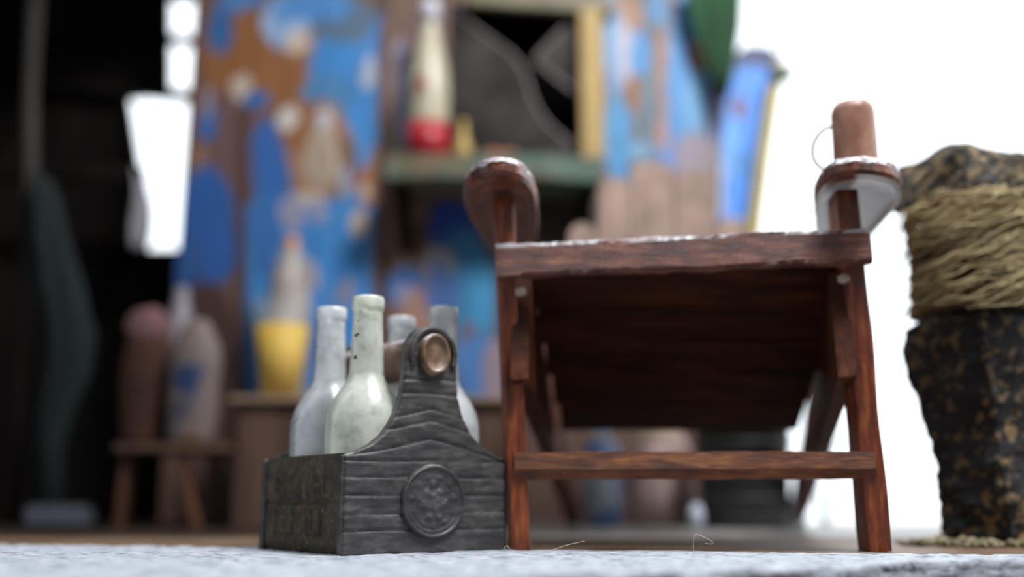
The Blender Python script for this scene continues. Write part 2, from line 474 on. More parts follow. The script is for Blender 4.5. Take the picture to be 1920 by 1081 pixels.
# recessed heartwood on both sawn ends
for idx, off, dr in ((0, -0.012, 1), (-1, LV + 0.012, -1)):
    prev = R[idx]
    for k, dd in ((0.80, 0.0), (0.72, 0.004), (0.35, 0.005)):
        cur = []
        for j in range(n):
            a = 2 * math.pi * j / n
            cur.append(bm.verts.new(hc + V * (off + dr * dd) + U * (0.0285 * k * math.cos(a)) + Vector((0, 0, 0.035 * k * math.sin(a)))))
        for j in range(n): bm.faces.new((prev[j], prev[(j + 1) % n], cur[(j + 1) % n], cur[j]))
        prev = cur
    bm.faces.new(prev)
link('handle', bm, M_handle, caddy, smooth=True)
for sgn, off in ((-1, 0.0), (1, LV)):
    bm = bmesh.new()
    pts = []
    for i in range(25):
        a = math.radians(-25 + 230 * i / 24)
        pts.append(N + U * (LU / 2 + 0.0015 + 0.0415 * math.cos(a)) + Vector((0, 0, 0.3135 + 0.0435 * math.sin(a))) + V * (off + sgn * 0.001))
    tube(bm, pts, 0.0052, 8)
    o = link('head_rim', bm, M_caddy, caddy, smooth=True)
# medallion
bm = bmesh.new()
mc = N + U * (LU / 2 + 0.006) + Vector((0, 0, 0.079)) - V * 0.002
def relief(x, y):
    r = math.hypot(x, y); h = 0.0
    h += 0.0048 * math.exp(-((r - .92) / .055) ** 2) + 0.002 * math.exp(-((r - .80) / .03) ** 2)
    a = math.atan2(y, x)
    h += 0.0022 * math.exp(-((r - .66) / .07) ** 2) * max(0, math.sin(a * 11)) 
    # crest in the middle: head, two paws, ribbon
    for bx, by, br, bh in ((0.0, .12, .16, .004), (-.22, .22, .10, .0035), (.2, .25, .1, .0035), (-.3, -.1, .13, .003), (.3, -.08, .13, .003), (0, -.2, .14, .0035), (-.14, -.42, .1, .003), (.16, -.42, .1, .003), (0, .45, .1, .003)):
        h += bh * math.exp(-(((x - bx) ** 2 + (y - by) ** 2) / br ** 2))
    h += 0.0012 * noise.noise(Vector((x * 9, y * 9, 2)))
    return h
G = []
for i in range(33):
    r = i / 32; row = []
    for j in range(72):
        a = 2 * math.pi * j / 72; x = r * math.cos(a); y = r * math.sin(a)
        hgt = relief(x, y) if i < 32 else -0.004
        row.append(bm.verts.new(mc + U * x * 0.062 + Vector((0, 0, y * 0.059)) - V * hgt))
    G.append(row)
for a, b in zip(G, G[1:]):
    for j in range(72): bm.faces.new((a[j], a[(j + 1) % 72], b[(j + 1) % 72], b[j]))
bk = [bm.verts.new(mc + U * math.cos(2 * math.pi * j / 72) * 0.062 + Vector((0, 0, math.sin(2 * math.pi * j / 72) * 0.059)) + V * 0.004) for j in range(72)]
for j in range(72): bm.faces.new((G[-1][j], G[-1][(j + 1) % 72], bk[(j + 1) % 72], bk[j]))
bmesh.ops.remove_doubles(bm, verts=bm.verts, dist=1e-6)
link('medallion', bm, M_caddy, caddy, smooth=True)

# bottles in the carrier
bprof = [(0.0, 0), (.056, 0), (.062, .006), (.0635, .02), (.064, .17), (.0625, .19), (.058, .207), (.050, .224), (.040, .238), (.032, .250), (.0285, .262), (.0272, .29), (.0255, .33), (.0243, .362), (.0240, .366), (.0262, .369), (.0266, .374), (.0262, .386), (.0248, .390), (.019, .391), (.018, .387), (.0175, .36), (.0, .355)]
def bottle(mat, s, t, label, rz, sink=0.0, tilt=(0, 0), flecks=False):
    loc = N + U * s + V * t + Vector((0, 0, 0.024))
    bm = bmesh.new()
    lathe(bm, [(r, z) for r, z in bprof], loc, 48)
    for v in bm.verts:
        q = v.co - loc
        k = 0.0012 * noise.noise(Vector((q.x * 30 + s * 50, q.y * 30, q.z * 22)))
        v.co += Vector((q.x, q.y, 0)).normalized() * k if q.xy.length > .002 else Vector()
    o = link('bottle', bm, mat, smooth=True, loc=loc)
    o.rotation_euler = (tilt[0], tilt[1], rz)
    tag(o, label, 'bottle', 'frosted bottles in the dark carrier')
    if flecks:
        for px, py, r in ((664, 632, .0024), (668, 630, .0018), (662, 673, .0028), (668, 605, .0013)):
            d = ray(px, py).normalized()
            p = at(px, py, loc.y); 
            ang = math.atan2(-1.0, (p.x - loc.x) / 0.02)
            rad = .0262 + (0.362 - (p.z - loc.z)) * .03
            dx = max(-.022, min(.022, p.x - loc.x)); dy = -math.sqrt(max(1e-6, rad ** 2 - dx ** 2))
            bm = bmesh.new(); bmesh.ops.create_icosphere(bm, subdivisions=2, radius=r)
            for v in bm.verts: v.co = Vector((v.co.x * (1 + .4 * noise.noise(v.co * 900)), v.co.y * .4, v.co.z * (1.1 + .5 * noise.noise(v.co * 700)))) + Vector((loc.x + dx, loc.y + dy, p.z))
            c = link('dirt_fleck', bm, M_black, o)
    return o
bottle(M_glassA, .080, .083, 'greenish frosted glass bottle nearest the camera in the dark carrier', 0.3, flecks=True)
bottle(M_glassB, .080, .211, 'clear frosted glass bottle at the far left of the dark carrier', 1.1)
bottle(M_glassB, .232, .083, 'clear frosted bottle behind the round handle end of the dark carrier', 2.0)
bottle(M_glassB, .226, .211, 'short looking frosted bottle at the back of the carrier, above the handle bar', 2.9)

# ------------------------------------------------------------------ chair
fl = atz(972, 1026, 0); fl.y = 1.74; fl.x = (972 - CX) / F * (fl.y * CP - H * SPT); fr = atz(1652, 1029, 0); fr.y = fl.y - 0.045; fr.x = (1652 - CX) / F * (fr.y * CP - H * SPT)
chair = thing('garden_chair', 'reddish brown wooden garden chair with paddle arms and a sloping plank seat', 'chair', (fl + fr) / 2 + Vector((0, .4, 0)))
ARMZ = 0.612
tl = at(940, 345, fl.y); tl.z = ARMZ; tr = at(1588, 345, fr.y); tr.z = ARMZ
e = (fr - fl).normalized(); back = Vector((-e.y, e.x, 0))
def leg(p0, p1, w, dep, name='leg', twist=0):
    bm = bmesh.new()
    dr = (Matrix.Rotation(math.radians(twist), 3, 'Z') @ back)
    beam(bm, p0 + back * dep / 2, p1 + back * dep / 2, w, dep, up=dr, seg=40, amp=0.003, seed=p0.x * 10)
    return link(name, bm, M_chair_z, chair)
leg(fl, tl, 0.034, 0.052, twist=10)
leg(fr, tr, 0.038, 0.075, twist=0)
# front rail
bm = bmesh.new()
ra = at(931, 491, fl.y - 0.022); rb = at(1630, 462, fr.y - 0.022)
beam(bm, ra, rb, 0.026, 0.061, up=(0, 0, 1), seg=110, amp=0.0042, sc=60, seed=3, rad=.008)
roughen(bm, 0.0022, 70, 2)
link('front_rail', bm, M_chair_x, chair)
# stretcher, set on its corner
bm = bmesh.new()
sa = at(966, 873, fl.y + 0.012); sb = at(1636, 871, fr.y + 0.012)
sect = [(-0.020, -0.006), (-0.018, 0.022), (0.014, 0.023), (0.020, 0.004), (0.012, -0.023), (-0.010, -0.022)]
sect = [(-a, b) for a, b in sect]
beam(bm, sa, sb, 0, 0, seg=60, amp=0.0022, sc=40, seed=8, sect=[(a, b) for a, b in sect])
link('stretcher', bm, M_str, chair)
# side boards running from the front legs down to the deck at the back
bl = atz(1078, 986, 0); br = atz(1494, 986, 0)
gl = fl.lerp(tl, 0.70) + e * 0.026; gr = fr.lerp(tr, 0.70) - e * 0.028
for g, b, sg in ((gl, bl, 1), (gr, br, -1)):
    bm = bmesh.new()
    g0 = Vector((g.x, g.y - 0.0, 0.375)); b0 = Vector((b.x, b.y, 0.030))
    beam(bm, g0, b0, 0.030, 0.19, up=(0, 0, 1), seg=40, amp=0.0025, seed=sg, w1=.038, h1=.07)
    for v in bm.verts: v.co.z = max(v.co.z, 0.001)
    link('side_board', bm, M_side, chair)
# seat boards between the side boards
q00 = at(988, 512, fl.y + 0.03); q10 = at(1598, 492, fr.y + 0.03)
q01 = at(1056, 808, 2.28); q11 = at(1494, 808, 2.24)
for k in range(5):
    t0 = k / 5 + 0.002; t1 = (k + 1) / 5 - 0.002
    a0 = q00.lerp(q01, t0); a1 = q00.lerp(q01, t1); b0 = q10.lerp(q11, t0); b1 = q10.lerp(q11, t1)
    bm = bmesh.new()
    up = (a1 - a0).cross(b0 - a0).normalized()
    if up.z < 0: up = -up
    beam(bm, (a0 + a1) / 2 + up * .009, (b0 + b1) / 2 + up * .009, (a1 - a0).length, 0.018, up=up, seg=30, amp=0.0016, seed=k)
    link('seat_slat', bm, M_seat, chair)
# backrest of five round-headed slats
def back_plane(px, py):
    """where the ray meets the leaning backrest plane: Y = 2.32 + 0.5*(z-0.2)"""
    r = ray(px, py)
    t = (2.32 + 0.5 * (H - 0.2)) / (r.y - 0.5 * r.z)
    return Vector((r.x * t, r.y * t, H + r.z * t))
zrow = 790
for (xa, xb, ytop) in ((1066, 1119, 417), (1121, 1183, 332), (1184, 1264, 302), (1267, 1341, 318), (1343, 1394, 408)):
    cx = (xa + xb) / 2; hw = (xb - xa) / 2
    pts = []
    for k in range(13):
        a = math.pi * k / 12
        pts.append(back_plane(cx + hw * math.cos(a), ytop + (hw if hw < 30 else 22) * (1 - math.sin(a))))
    bx = 1228 + (cx - 1228) * 0.98; bw = hw * 0.98
    pts += [back_plane(bx - bw, zrow), back_plane(bx + bw, zrow)]
    bm = bmesh.new(); prism(bm, pts, (0, 0.018, -0.004))
    bmesh.ops.bevel(bm, geom=[e_ for e_ in bm.edges], offset=0.002, segments=1, affect='EDGES')
    link('back_slat', bm, M_slat, chair)
bm = bmesh.new()
ca = back_plane(1010, 535) + Vector((0, .045, 0)); cb = back_plane(1440, 535) + Vector((0, .045, 0))
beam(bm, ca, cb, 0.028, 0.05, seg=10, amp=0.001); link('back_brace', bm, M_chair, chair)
# arms
def arm(pts2, name, lift=0.0):
    loop = smooth_loop([atz(x, y, ARMZ + 0.001) for x, y in pts2], 3)
    bm = bmesh.new()
    th = 0.034
    c = sum(loop, Vector()) / len(loop)
    rings = []
    for k, zz in ((0.70, 0.006), (0.80, 0.0045), (0.88, 0.0), (0.97, 0.0), (1.0, 0.006), (1.0, 0.017), (1.0, th - 0.014), (0.985, th - 0.006), (0.955, th - .001), (0.90, th)):
        rings.append([Vector((c.x + (p.x - c.x) * k, c.y + (p.y - c.y) * k, p.z + zz)) for p in loop])
    loft(bm, rings)
    for v in bm.verts:
        if v.co.z > ARMZ + 0.004: v.co += Vector((nz(v.co, 60) * .003, nz(v.co, 60, 5) * .003, 0 if v.co.z < ARMZ + .02 else nz(v.co, 80, 2) * .003))
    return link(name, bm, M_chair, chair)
arm([(868, 392), (872, 352), (900, 330), (938, 322), (976, 330), (1004, 360), (1010, 410), (1004, 470), (996, 512), (962, 520), (935, 488), (898, 440)], 'arm_rest')
arm([(1527, 420), (1526, 366), (1552, 334), (1600, 322), (1655, 326), (1694, 342), (1692, 378), (1655, 420), (1622, 458), (1595, 505), (1555, 515), (1533, 470)], 'arm_rest')
# pegs where the boards are pinned to the legs
for px, py, Y in ((976, 547, fl.y - 0.001), (1582, 522, fr.y - 0.001)):
    p = at(px, py, Y); bm = bmesh.new()
    bmesh.ops.create_icosphere(bm, subdivisions=3, radius=0.0095)
    for v in bm.verts:
        v.co = Vector((v.co.x * 1.1, v.co.y * 0.8, v.co.z * .8)) * (1 + 0.35 * noise.noise(v.co * 160 + Vector((px, 0, 0)))) + p
    pg = link('glue_blob', bm, plain('dried_glue', (176, 158, 140), 0.5), chair, smooth=True)

# mug on the right arm
mb = at(1604, 290, 1.735); mb.z = ARMZ + 0.036
M_mug = wood('worn_copper_brown_mug', (112, 70, 54), (150, 106, 86), (196, 160, 136), (1, 1, 0.6), 14, 0.35, 0.4, 0.003)
mug = thing('mug', 'small worn brown mug with a thin loop handle standing on the right chair arm', 'mug', mb)
bm = bmesh.new()
mh = at(1604, 196, 1.735).z - mb.z
lathe(bm, [(0, 0), (.036, 0), (.0385, .004), (.0385, mh * .5), (.0385, mh - .018), (.0365, mh - .008), (.031, mh - .001), (.026, mh), (.027, mh - .008), (.031, mh - .02), (.033, .012), (0, .010)], mb, 40)
roughen(bm, 0.0012, 60)
link('body', bm, M_mug, mug, smooth=True)
bm = bmesh.new()
hp = [at(x, y, 1.735) for x, y in ((1566, 236), (1548, 240), (1532, 254), (1523, 275), (1524, 296), (1534, 312), (1548, 318), (1566, 314))]
hp = [Vector((p.x, p.y, max(p.z, mb.z + .004))) for p in hp]
tube(bm, smooth_open(hp, 2), 0.0033, 8)
link('handle', bm, M_mug, mug, smooth=True)

# ------------------------------------------------------------------ mooring post with rope
P = {'L': (.785, 2.02), 'F': (.875, 1.86), 'R': (1.05, 1.90), 'B': (.98, 2.10)}
pcx = sum(v[0] for v in P.values()) / 4; pcy = sum(v[1] for v in P.values()) / 4
def post_ring(z, k, kx=0.0, sub=10, rnd=0.0):
    q = [P['L'], P['F'], P['R'], P['B']]
    out = []
    for i in range(4):
        a, b = q[i], q[(i + 1) % 4]
        for j in range(sub):
            t = j / sub
            x = a[0] + (b[0] - a[0]) * t; y = a[1] + (b[1] - a[1]) * t
            dx, dy = x - pcx, y - pcy
            if rnd:
                r = math.hypot(dx, dy); m = 0.118 / r
                dx *= 1 + (m - 1) * rnd; dy *= 1 + (m - 1) * rnd
            out.append(Vector((pcx + kx + dx * k, pcy + dy * k, z)))
    return out
def zof(py, Y=1.97): return at(1750, py, Y).z
post = thing('mooring_post', 'charred black wooden mooring post with flaking tan patches at the right edge', 'post', (pcx, pcy, 0))
def lower_k(z):
    tab = [(0, .76), (.12, .78), (.2, .80), (.27, .88), (.33, .98), (.40, 1.02), (.445, .98), (.455, .82)]
    for (a, ka), (b, kb) in zip(tab, tab[1:]):
        if a <= z <= b: return ka + (kb - ka) * (z - a) / (b - a)
    return .82
bm = bmesh.new()
zt0 = zof(600)
rings = []
for i in range(41):
    z = zt0 * i / 40
    rings.append(post_ring(z, lower_k(z / zt0 * .455), 0.02 * (1 - z / zt0)))
loft(bm, rings); roughen(bm, 0.012, 16, 4); roughen(bm, 0.004, 60, 9)
for v in bm.verts: v.co.z = max(v.co.z, 0)
link('lower_block', bm, M_char, post)
bm = bmesh.new()
zc0, zc1 = .668, at(1840, 266, 1.86).z
rings = [post_ring(zt0 - .03 + (zc0 + .04 - zt0) * i / 8, 0.62) for i in range(9)]
loft(bm, rings); link('core', bm, M_char, post)
bm = bmesh.new()
rings = [post_ring(zc0 - .01 + (zc1 - zc0 + .01) * i / 8, (0.93, 0.985, 1.0, 1, 1, 1, .99, .985, .95)[i], 0, 10) for i in range(9)]
loft(bm, rings); roughen(bm, 0.008, 18, 7); roughen(bm, 0.003, 60, 1)
for v in bm.verts:
    if v.co.z > zc1 - .03:
        v.co.z += .02 * max(0, 1 - abs(v.co.x - .865) / .09) - .012
link('cap', bm, M_cap, post)
# rope binding: wound turns of fuzzy straw rope
rope = thing('rope_binding', 'frayed straw coloured rope wound around the neck of the black mooring post', 'rope', (pcx, pcy, zt0))
bm = bmesh.new()
rr0 = 0.128
turns, npt = 15, 36
pts = []
zr0, zr1 = zt0 + 0.012, zc0 - 0.016
for i in range(turns * npt + 1):
    a = 2 * math.pi * i / npt; t = i / (turns * npt)
    r = rr0 - 0.006 + 0.004 * noise.noise(Vector((a, 0, 0))) - 0.008 * math.sin(t * math.pi)
    pts.append(Vector((pcx + r * math.cos(a), pcy + r * math.sin(a), zr0 + (zr1 - zr0) * t + 0.006 * math.sin(a * 1.3))))
tube(bm, pts, (zr1 - zr0) / turns * 0.66, 8)
roughen(bm, 0.005, 45, 3)
link('winding', bm, M_rope, rope, smooth=True)
bm = bmesh.new()
rnd = random.Random(11)
for i in range(300):
    a = math.pi * (1.0 + rnd.random() * 1.0) + 0.15; z = zr0 + (zr1 - zr0) * rnd.random()
    sl = rnd.uniform(.0, 1.1); L = rnd.uniform(.4, 1.3); r = rr0 + rnd.uniform(.006, .018)
    pts = []
    bow = rnd.uniform(0, .018)
    for j in range(7):
        t = j / 6; aa = a + L * (t - .5)
        rr = r + bow * math.sin(t * math.pi) + (rnd.uniform(0, .01) if j in (0, 6) else 0)
        zz = z + sl * L * rr0 * (t - .5) * .6 + .004 * math.sin(j * 2 + i)
        pts.append(Vector((pcx + rr * math.cos(aa), pcy + rr * math.sin(aa), max(zr0 - .01, min(zr1 + .012, zz)))))
    tube(bm, pts, rnd.uniform(.0006, .0016), 5)
o = link('loose_strands', bm, M_fib, rope, smooth=True); o['kind'] = 'stuff'

# grit and moss round the foot of the post
bm = bmesh.new()
for i in range(260):
    a = rnd.uniform(math.pi * .9, math.pi * 2.1); r = rnd.uniform(.125, .23)
    x = pcx + .02 + r * math.cos(a); y = pcy + r * .8 * math.sin(a)
    s = rnd.uniform(.004, .011) * (1.2 - (r - .1) * 3)
    res = bmesh.ops.create_icosphere(bm, subdivisions=1, radius=s)
    for v in res['verts']: v.co = v.co * (1 + .4 * noise.noise(v.co * 200 + Vector((i, 0, 0)))) + Vector((x, y, s * .5))
tag(link('moss_grit', bm, wood('moss_and_grit', (60, 58, 40), (112, 104, 78), (176, 164, 130), (1, 1, 1), 30, .9), loc=(pcx, pcy - .15, 0)), 'crumbly tan grit and moss heaped round the foot of the black post', 'grit', kind='stuff')

# ------------------------------------------------------------------ peeling blue wall
YW = 3.5
BL1, BL2, BL3, BL4 = (44, 100, 168), (56, 132, 198), (64, 140, 214), (26, 66, 160)
BR, OC, OC2, TAN, CRM, LIL, DBR, TEAL = (112, 80, 68), (140, 88, 44), (160, 92, 36), (160, 116, 84), (196, 176, 156), (150, 148, 172), (70, 44, 36), (60, 116, 140)
blobs = [  # cx, cy, rx, ry, colour  (paint patches on the boards; some paint shadow below the sill)
 (380, 120, 60, 220, BR), (560, 80, 150, 130, BR), (470, 120, 90, 90, OC), (570, 130, 60, 70, OC), (430, 260, 60, 90, (108, 78, 76)),
 (412, 55, 22, 42, (44, 96, 152)), (450, 5, 45, 16, (70, 120, 176)), (535, 45, 42, 48, (150, 176, 212)), (560, 82, 22, 18, CRM), (540, 20, 30, 30, (96, 140, 190)),
 (452, 165, 18, 26, CRM), (388, 230, 18, 36, BL1), (390, 195, 10, 30, LIL), (372, 330, 12, 60, TAN),
 (385, 430, 55, 120, (34, 88, 158)), (350, 560, 40, 120, (40, 80, 140)), (380, 640, 60, 110, DBR), 
 (480, 185, 22, 20, BL1), (508, 330, 34, 105, (42, 96, 166)), (500, 440, 30, 80, (48, 106, 172)),
 (648, 150, 66, 150, BL2), (660, 260, 50, 130, BL2), (615, 180, 50, 40, (70, 128, 176)), (640, 35, 60, 45, (84, 108, 130)), (600, 10, 60, 30, (70, 130, 190)), (712, 75, 16, 60, (70, 140, 216)), (690, 132, 14, 32, (186, 190, 200)),
 (600, 290, 62, 95, TAN), (560, 235, 40, 50, OC), (645, 320, 22, 60, (120, 84, 56)), (604, 295, 34, 56, (176, 156, 136)), (540, 222, 20, 24, (206, 196, 186)), (602, 228, 18, 20, (196, 192, 196)), (585, 372, 44, 14, CRM), (648, 340, 10, 34, (160, 164, 178)), (628, 375, 14, 22, (110, 66, 40)),
 (628, 470, 85, 100, BL2), (610, 600, 80, 120, BL3), (548, 400, 24, 34, LIL), (600, 395, 16, 16, LIL), (550, 520, 30, 70, (130, 150, 182)), (572, 520, 26, 34, (186, 178, 188)),
 (690, 350, 22, 40, OC2), (706, 325, 14, 55, TAN), (685, 362, 12, 14, CRM), (700, 402, 12, 20, (70, 124, 190)), (672, 415, 18, 24, (200, 176, 152)), (725, 190, 12, 150, TAN),
 (752, 190, 18, 110, LIL), (800, 60, 40, 70, (110, 80, 74)), (740, 300, 24, 40, (150, 132, 112)),
 (732, 470, 34, 160, (128, 92, 72)), (716, 450, 12, 120, DBR), (770, 430, 26, 80, (146, 124, 108)), (788, 455, 18, 44, (96, 62, 50)), (758, 535, 34, 34, (66, 108, 170)), (758, 545, 14, 14, LIL), (790, 580, 34, 40, (170, 128, 112)),
 (836, 420, 34, 62, BL4), (865, 440, 30, 90, (26, 74, 168)), (870, 560, 60, 130, (50, 124, 172)), (824, 496, 30, 34, (176, 172, 178)), (822, 502, 12, 18, (60, 118, 196)), (826, 545, 28, 44, (66, 98, 160)), (880, 640, 18, 40, (110, 90, 96)), (900, 690, 40, 60, (70, 120, 180)), (930, 700, 26, 60, (150, 130, 140)), (905, 560, 26, 60, (56, 146, 196)),
 (640, 560, 26, 30, (100, 140, 190)), (735, 650, 40, 60, (100, 70, 62)), (560, 650, 40, 60, (60, 112, 180)), (650, 545, 14, 20, (150, 140, 150)),
 (1060, 400, 80, 70, (50, 34, 26)), (1090, 360, 60, 26, (60, 64, 52)), (1160, 330, 50, 40, (120, 90, 80)),  # the dark patches here paint in deep shadow under the sill
 (1148, 100, 18, 120, (110, 160, 206)), (1172, 90, 14, 66, (186, 180, 194)), (1160, 260, 26, 80, (66, 144, 196)), (1136, 180, 8, 46, (110, 66, 50)), (1176, 10, 22, 20, TAN), (1190, 30, 18, 26, TAN),
 (1232, 15, 20, 36, (60, 132, 184)), (1200, 100, 18, 50, (72, 144, 206)), (1190, 178, 20, 36, OC), (1218, 200, 22, 70, (84, 134, 156)), (1240, 110, 20, 52, TAN), (1244, 250, 20, 40, (176, 128, 116)), (1245, 180, 16, 40, TAN), (1210, 280, 26, 20, (120, 160, 190)),
 (1278, 150, 26, 170, (72, 144, 208)), (1262, 295, 22, 20, (84, 140, 214)), (1310, 100, 20, 46, (140, 94, 78)), (1322, 90, 9, 36, (190, 168, 150)), (1306, 190, 20, 60, (104, 164, 208)), (1330, 230, 14, 100, (120, 124, 160)), (1300, 296, 36, 44, (150, 136, 148)), (1290, 40, 30, 40, (64, 120, 170)), (1330, 320, 20, 60, (150, 136, 140)), (1300, 380, 60, 60, (120, 98, 90)), (1362, 240, 10, 200, (150, 150, 172)), (1350, 60, 20, 90, (70, 90, 120)),
]
def paint(px, py, X, Z):
    c = list(lin((104, 78, 66))) if py > 250 else list(lin((112, 84, 64)))
    if 455 < px < 720 and py > 380: c = list(lin(BL2))
    wx = 9 * noise.noise(Vector((X * 9, Z * 5, 1))) + 5 * noise.noise(Vector((X * 26, Z * 15, 2)))
    wy = 11 * noise.noise(Vector((X * 8, Z * 6, 5))) + 6 * noise.noise(Vector((X * 24, Z * 17, 7)))
    for bx, by, rx, ry, col in blobs:
        d = math.hypot((px + wx - bx) / rx, (py + wy - by) / ry)
        if d < 1.12:
            a = min(1, max(0, (1.1 - d) / 0.14)); L = lin(col)
            for i in range(3): c[i] += (L[i] - c[i]) * a
    # bare strips where two boards meet
    for sx, w in ((452, 11), (716, 8), (1224, 3)):
        if 452 == sx and py < 200: continue
        d = abs(px + wx * .3 - sx) / w
        if d < 1.4:
            a = min(1, (1.4 - d) * 1.6) * .85; L = lin((76, 48, 40))
            for i in range(3): c[i] += (L[i] - c[i]) * a
    f = 1 + 0.22 * noise.noise(Vector((X * 30, Z * 6, 9))) + .1 * noise.noise(Vector((X * 70, Z * 50, 9)))
    return [max(0.0, v * f * 0.80) for v in c]
m, n_, l_, b_ = base_mat('peeling_blue_paint')
at_ = n_.new('ShaderNodeAttribute'); at_.attribute_name = 'paint'
l_.new(at_.outputs['Color'], b_.inputs['Base Color'])
b_.inputs['Roughness'].default_value = 0.55
M_paint = m
def painted_boards(name, seams, z0, z1, hole, step=0.011):
    bm = bmesh.new()
    cl = bm.verts.layers.float_color.new('paint')
    nb = 0
    for sa_, sb_ in zip(seams, seams[1:]):
        nb += 1
        x0, x1 = sa_ + .002, sb_ - .002
        off = 0.008 * noise.noise(Vector((nb * 3.1, 0, 0)))
        nx = max(3, int((x1 - x0) / step)); nzv = int((z1 - z0) / step)
        Vt = {}
        def vert(i, j, back=0):
            k_ = (i, j, back)
            if k_ not in Vt:
                x = x0 + (x1 - x0) * i / nx; z = z0 + (z1 - z0) * j / nzv
                y = YW + off + (0.035 if back else 0.0015 * noise.noise(Vector((x * 60, z * 20, 3))))
                v = bm.verts.new((x, y, z))
                px, py = proj((x, YW, z))
                v[cl] = (*paint(px, py, x, z), 1)
                Vt[k_] = v
            return Vt[k_]
        solid = {}
        for i in range(nx):
            for j in range(nzv):
                xc = x0 + (x1 - x0) * (i + .5) / nx; zc = z0 + (z1 - z0) * (j + .5) / nzv
                solid[i, j] = not (hole[0] < xc < hole[1] and hole[2] < zc < hole[3])
        for (i, j), s in solid.items():
            if not s: continue
            bm.faces.new((vert(i, j), vert(i + 1, j), vert(i + 1, j + 1), vert(i, j + 1)))
            bm.faces.new((vert(i, j, 1), vert(i, j + 1, 1), vert(i + 1, j + 1, 1), vert(i + 1, j, 1)))
            for di, dj, a, b in ((-1, 0, (0, 0), (0, 1)), (1, 0, (1, 1), (1, 0)), (0, -1, (1, 0), (0, 0)), (0, 1, (0, 1), (1, 1))):
                if not solid.get((i + di, j + dj), False):
                    p = (i + a[0], j + a[1]); q = (i + b[0], j + b[1])
                    bm.faces.new((vert(*p), vert(*q), vert(*q, 1), vert(*p, 1)))
    return link(name, bm, M_paint)
def Xw(px, Y=YW, py=500): return at(px, py, Y).x
ZTOP = 2.35
hx0, hx1 = Xw(842, py=150), Xw(1090, py=150)
hz0, hz1 = at(960, 296, YW).z, at(1000, 8, YW).z
seams = [Xw(x) for x in (330, 452, 585, 716, 842, 968, 1090, 1224, 1345, 1378)]
struct(painted_boards('wall_back', seams, 0.0, ZTOP, (hx0, hx1, hz0, hz1)))
# room behind the opening
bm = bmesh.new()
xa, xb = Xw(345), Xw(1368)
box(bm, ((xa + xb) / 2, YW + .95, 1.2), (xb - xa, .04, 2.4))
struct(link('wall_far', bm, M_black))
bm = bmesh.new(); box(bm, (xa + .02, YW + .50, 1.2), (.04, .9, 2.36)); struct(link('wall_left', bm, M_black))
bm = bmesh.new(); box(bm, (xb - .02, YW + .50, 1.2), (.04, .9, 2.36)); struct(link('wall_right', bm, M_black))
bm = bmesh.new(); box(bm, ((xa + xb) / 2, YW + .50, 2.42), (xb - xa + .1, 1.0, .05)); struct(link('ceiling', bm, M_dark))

# window: frame and broken panes
win = bpy.data.objects.new('window_1', None); COL.objects.link(win); win.location = ((hx0 + hx1) / 2, YW, hz0); struct(win)
bm = bmesh.new()
a = at(1112, 300, YW - .03); b = at(1112, 22, YW - .03); b.x = a.x
beam(bm, a, b, 0.082, 0.04, up=(0, 1, 0), seg=12, amp=.002)
link('side_frame', bm, M_ochre, win)
bm = bmesh.new()
a = at(880, -2, YW - .025); b = at(1150, 14, YW - .025)
beam(bm, a, b, 0.04, 0.055, seg=12, amp=.002)
link('top_frame', bm, wood('olive_frame', (84, 78, 58), (112, 104, 80), (130, 122, 96), (1, 1, 1), 6), win)
def pane_mat():
    m, n, l, b = base_mat('dusty_broken_glass')
    v = mapped(n, l, (1, 1, 1)); f = noise_tex(n, l, v, 5, 5)
    r = ramp(n, [(.3, lin((40, 36, 35))), (.7, lin((92, 86, 82)))]); l.new(f, r.inputs[0])
    l.new(r.outputs[0], b.inputs['Base Color'])
    b.inputs['Transmission Weight'].default_value = 0.35
    b.inputs['Roughness'].default_value = 0.4; b.inputs['IOR'].default_value = 1.15
    return m
M_pane = pane_mat(); M_paneedge = plain('bright_glass_edge', (122, 112, 110), .5)
def shard(poly, edge, Y):
    bm = bmesh.new(); prism(bm, [at(x, y, Y) for x, y in poly], (0, .008, 0))
    g = link('glass_shard', bm, M_pane, win)
    bm = bmesh.new(); tube(bm, smooth_open([at(x, y, Y) for x, y in edge], 2), .0065, 8)
    link('shard_edge', bm, M_paneedge, g, smooth=True)
shard([(843, 292), (843, -25), (826, -20), (850, 12), (878, 45), (915, 72), (955, 97), (978, 122), (990, 155), (1000, 192), (1020, 225), (1050, 255), (1089, 282), (1089, 292)][0:1] + [(843, -25), (862, 30), (890, 52), (915, 70), (955, 97), (978, 122), (990, 155), (1000, 192), (1020, 225), (1050, 255), (1089, 282), (1089, 292)],
      [(843, -10), (862, 30), (915, 70), (955, 97), (978, 122), (990, 155), (1000, 192), (1020, 225), (1050, 255), (1086, 280)], YW + .02)
shard([(1002, 110), (1045, 66), (1068, 42), (1089, 30), (1089, 182), (1046, 148)], [(1066, 44), (1045, 66), (1006, 106), (1004, 114), (1046, 148), (1088, 180)], YW + .025)
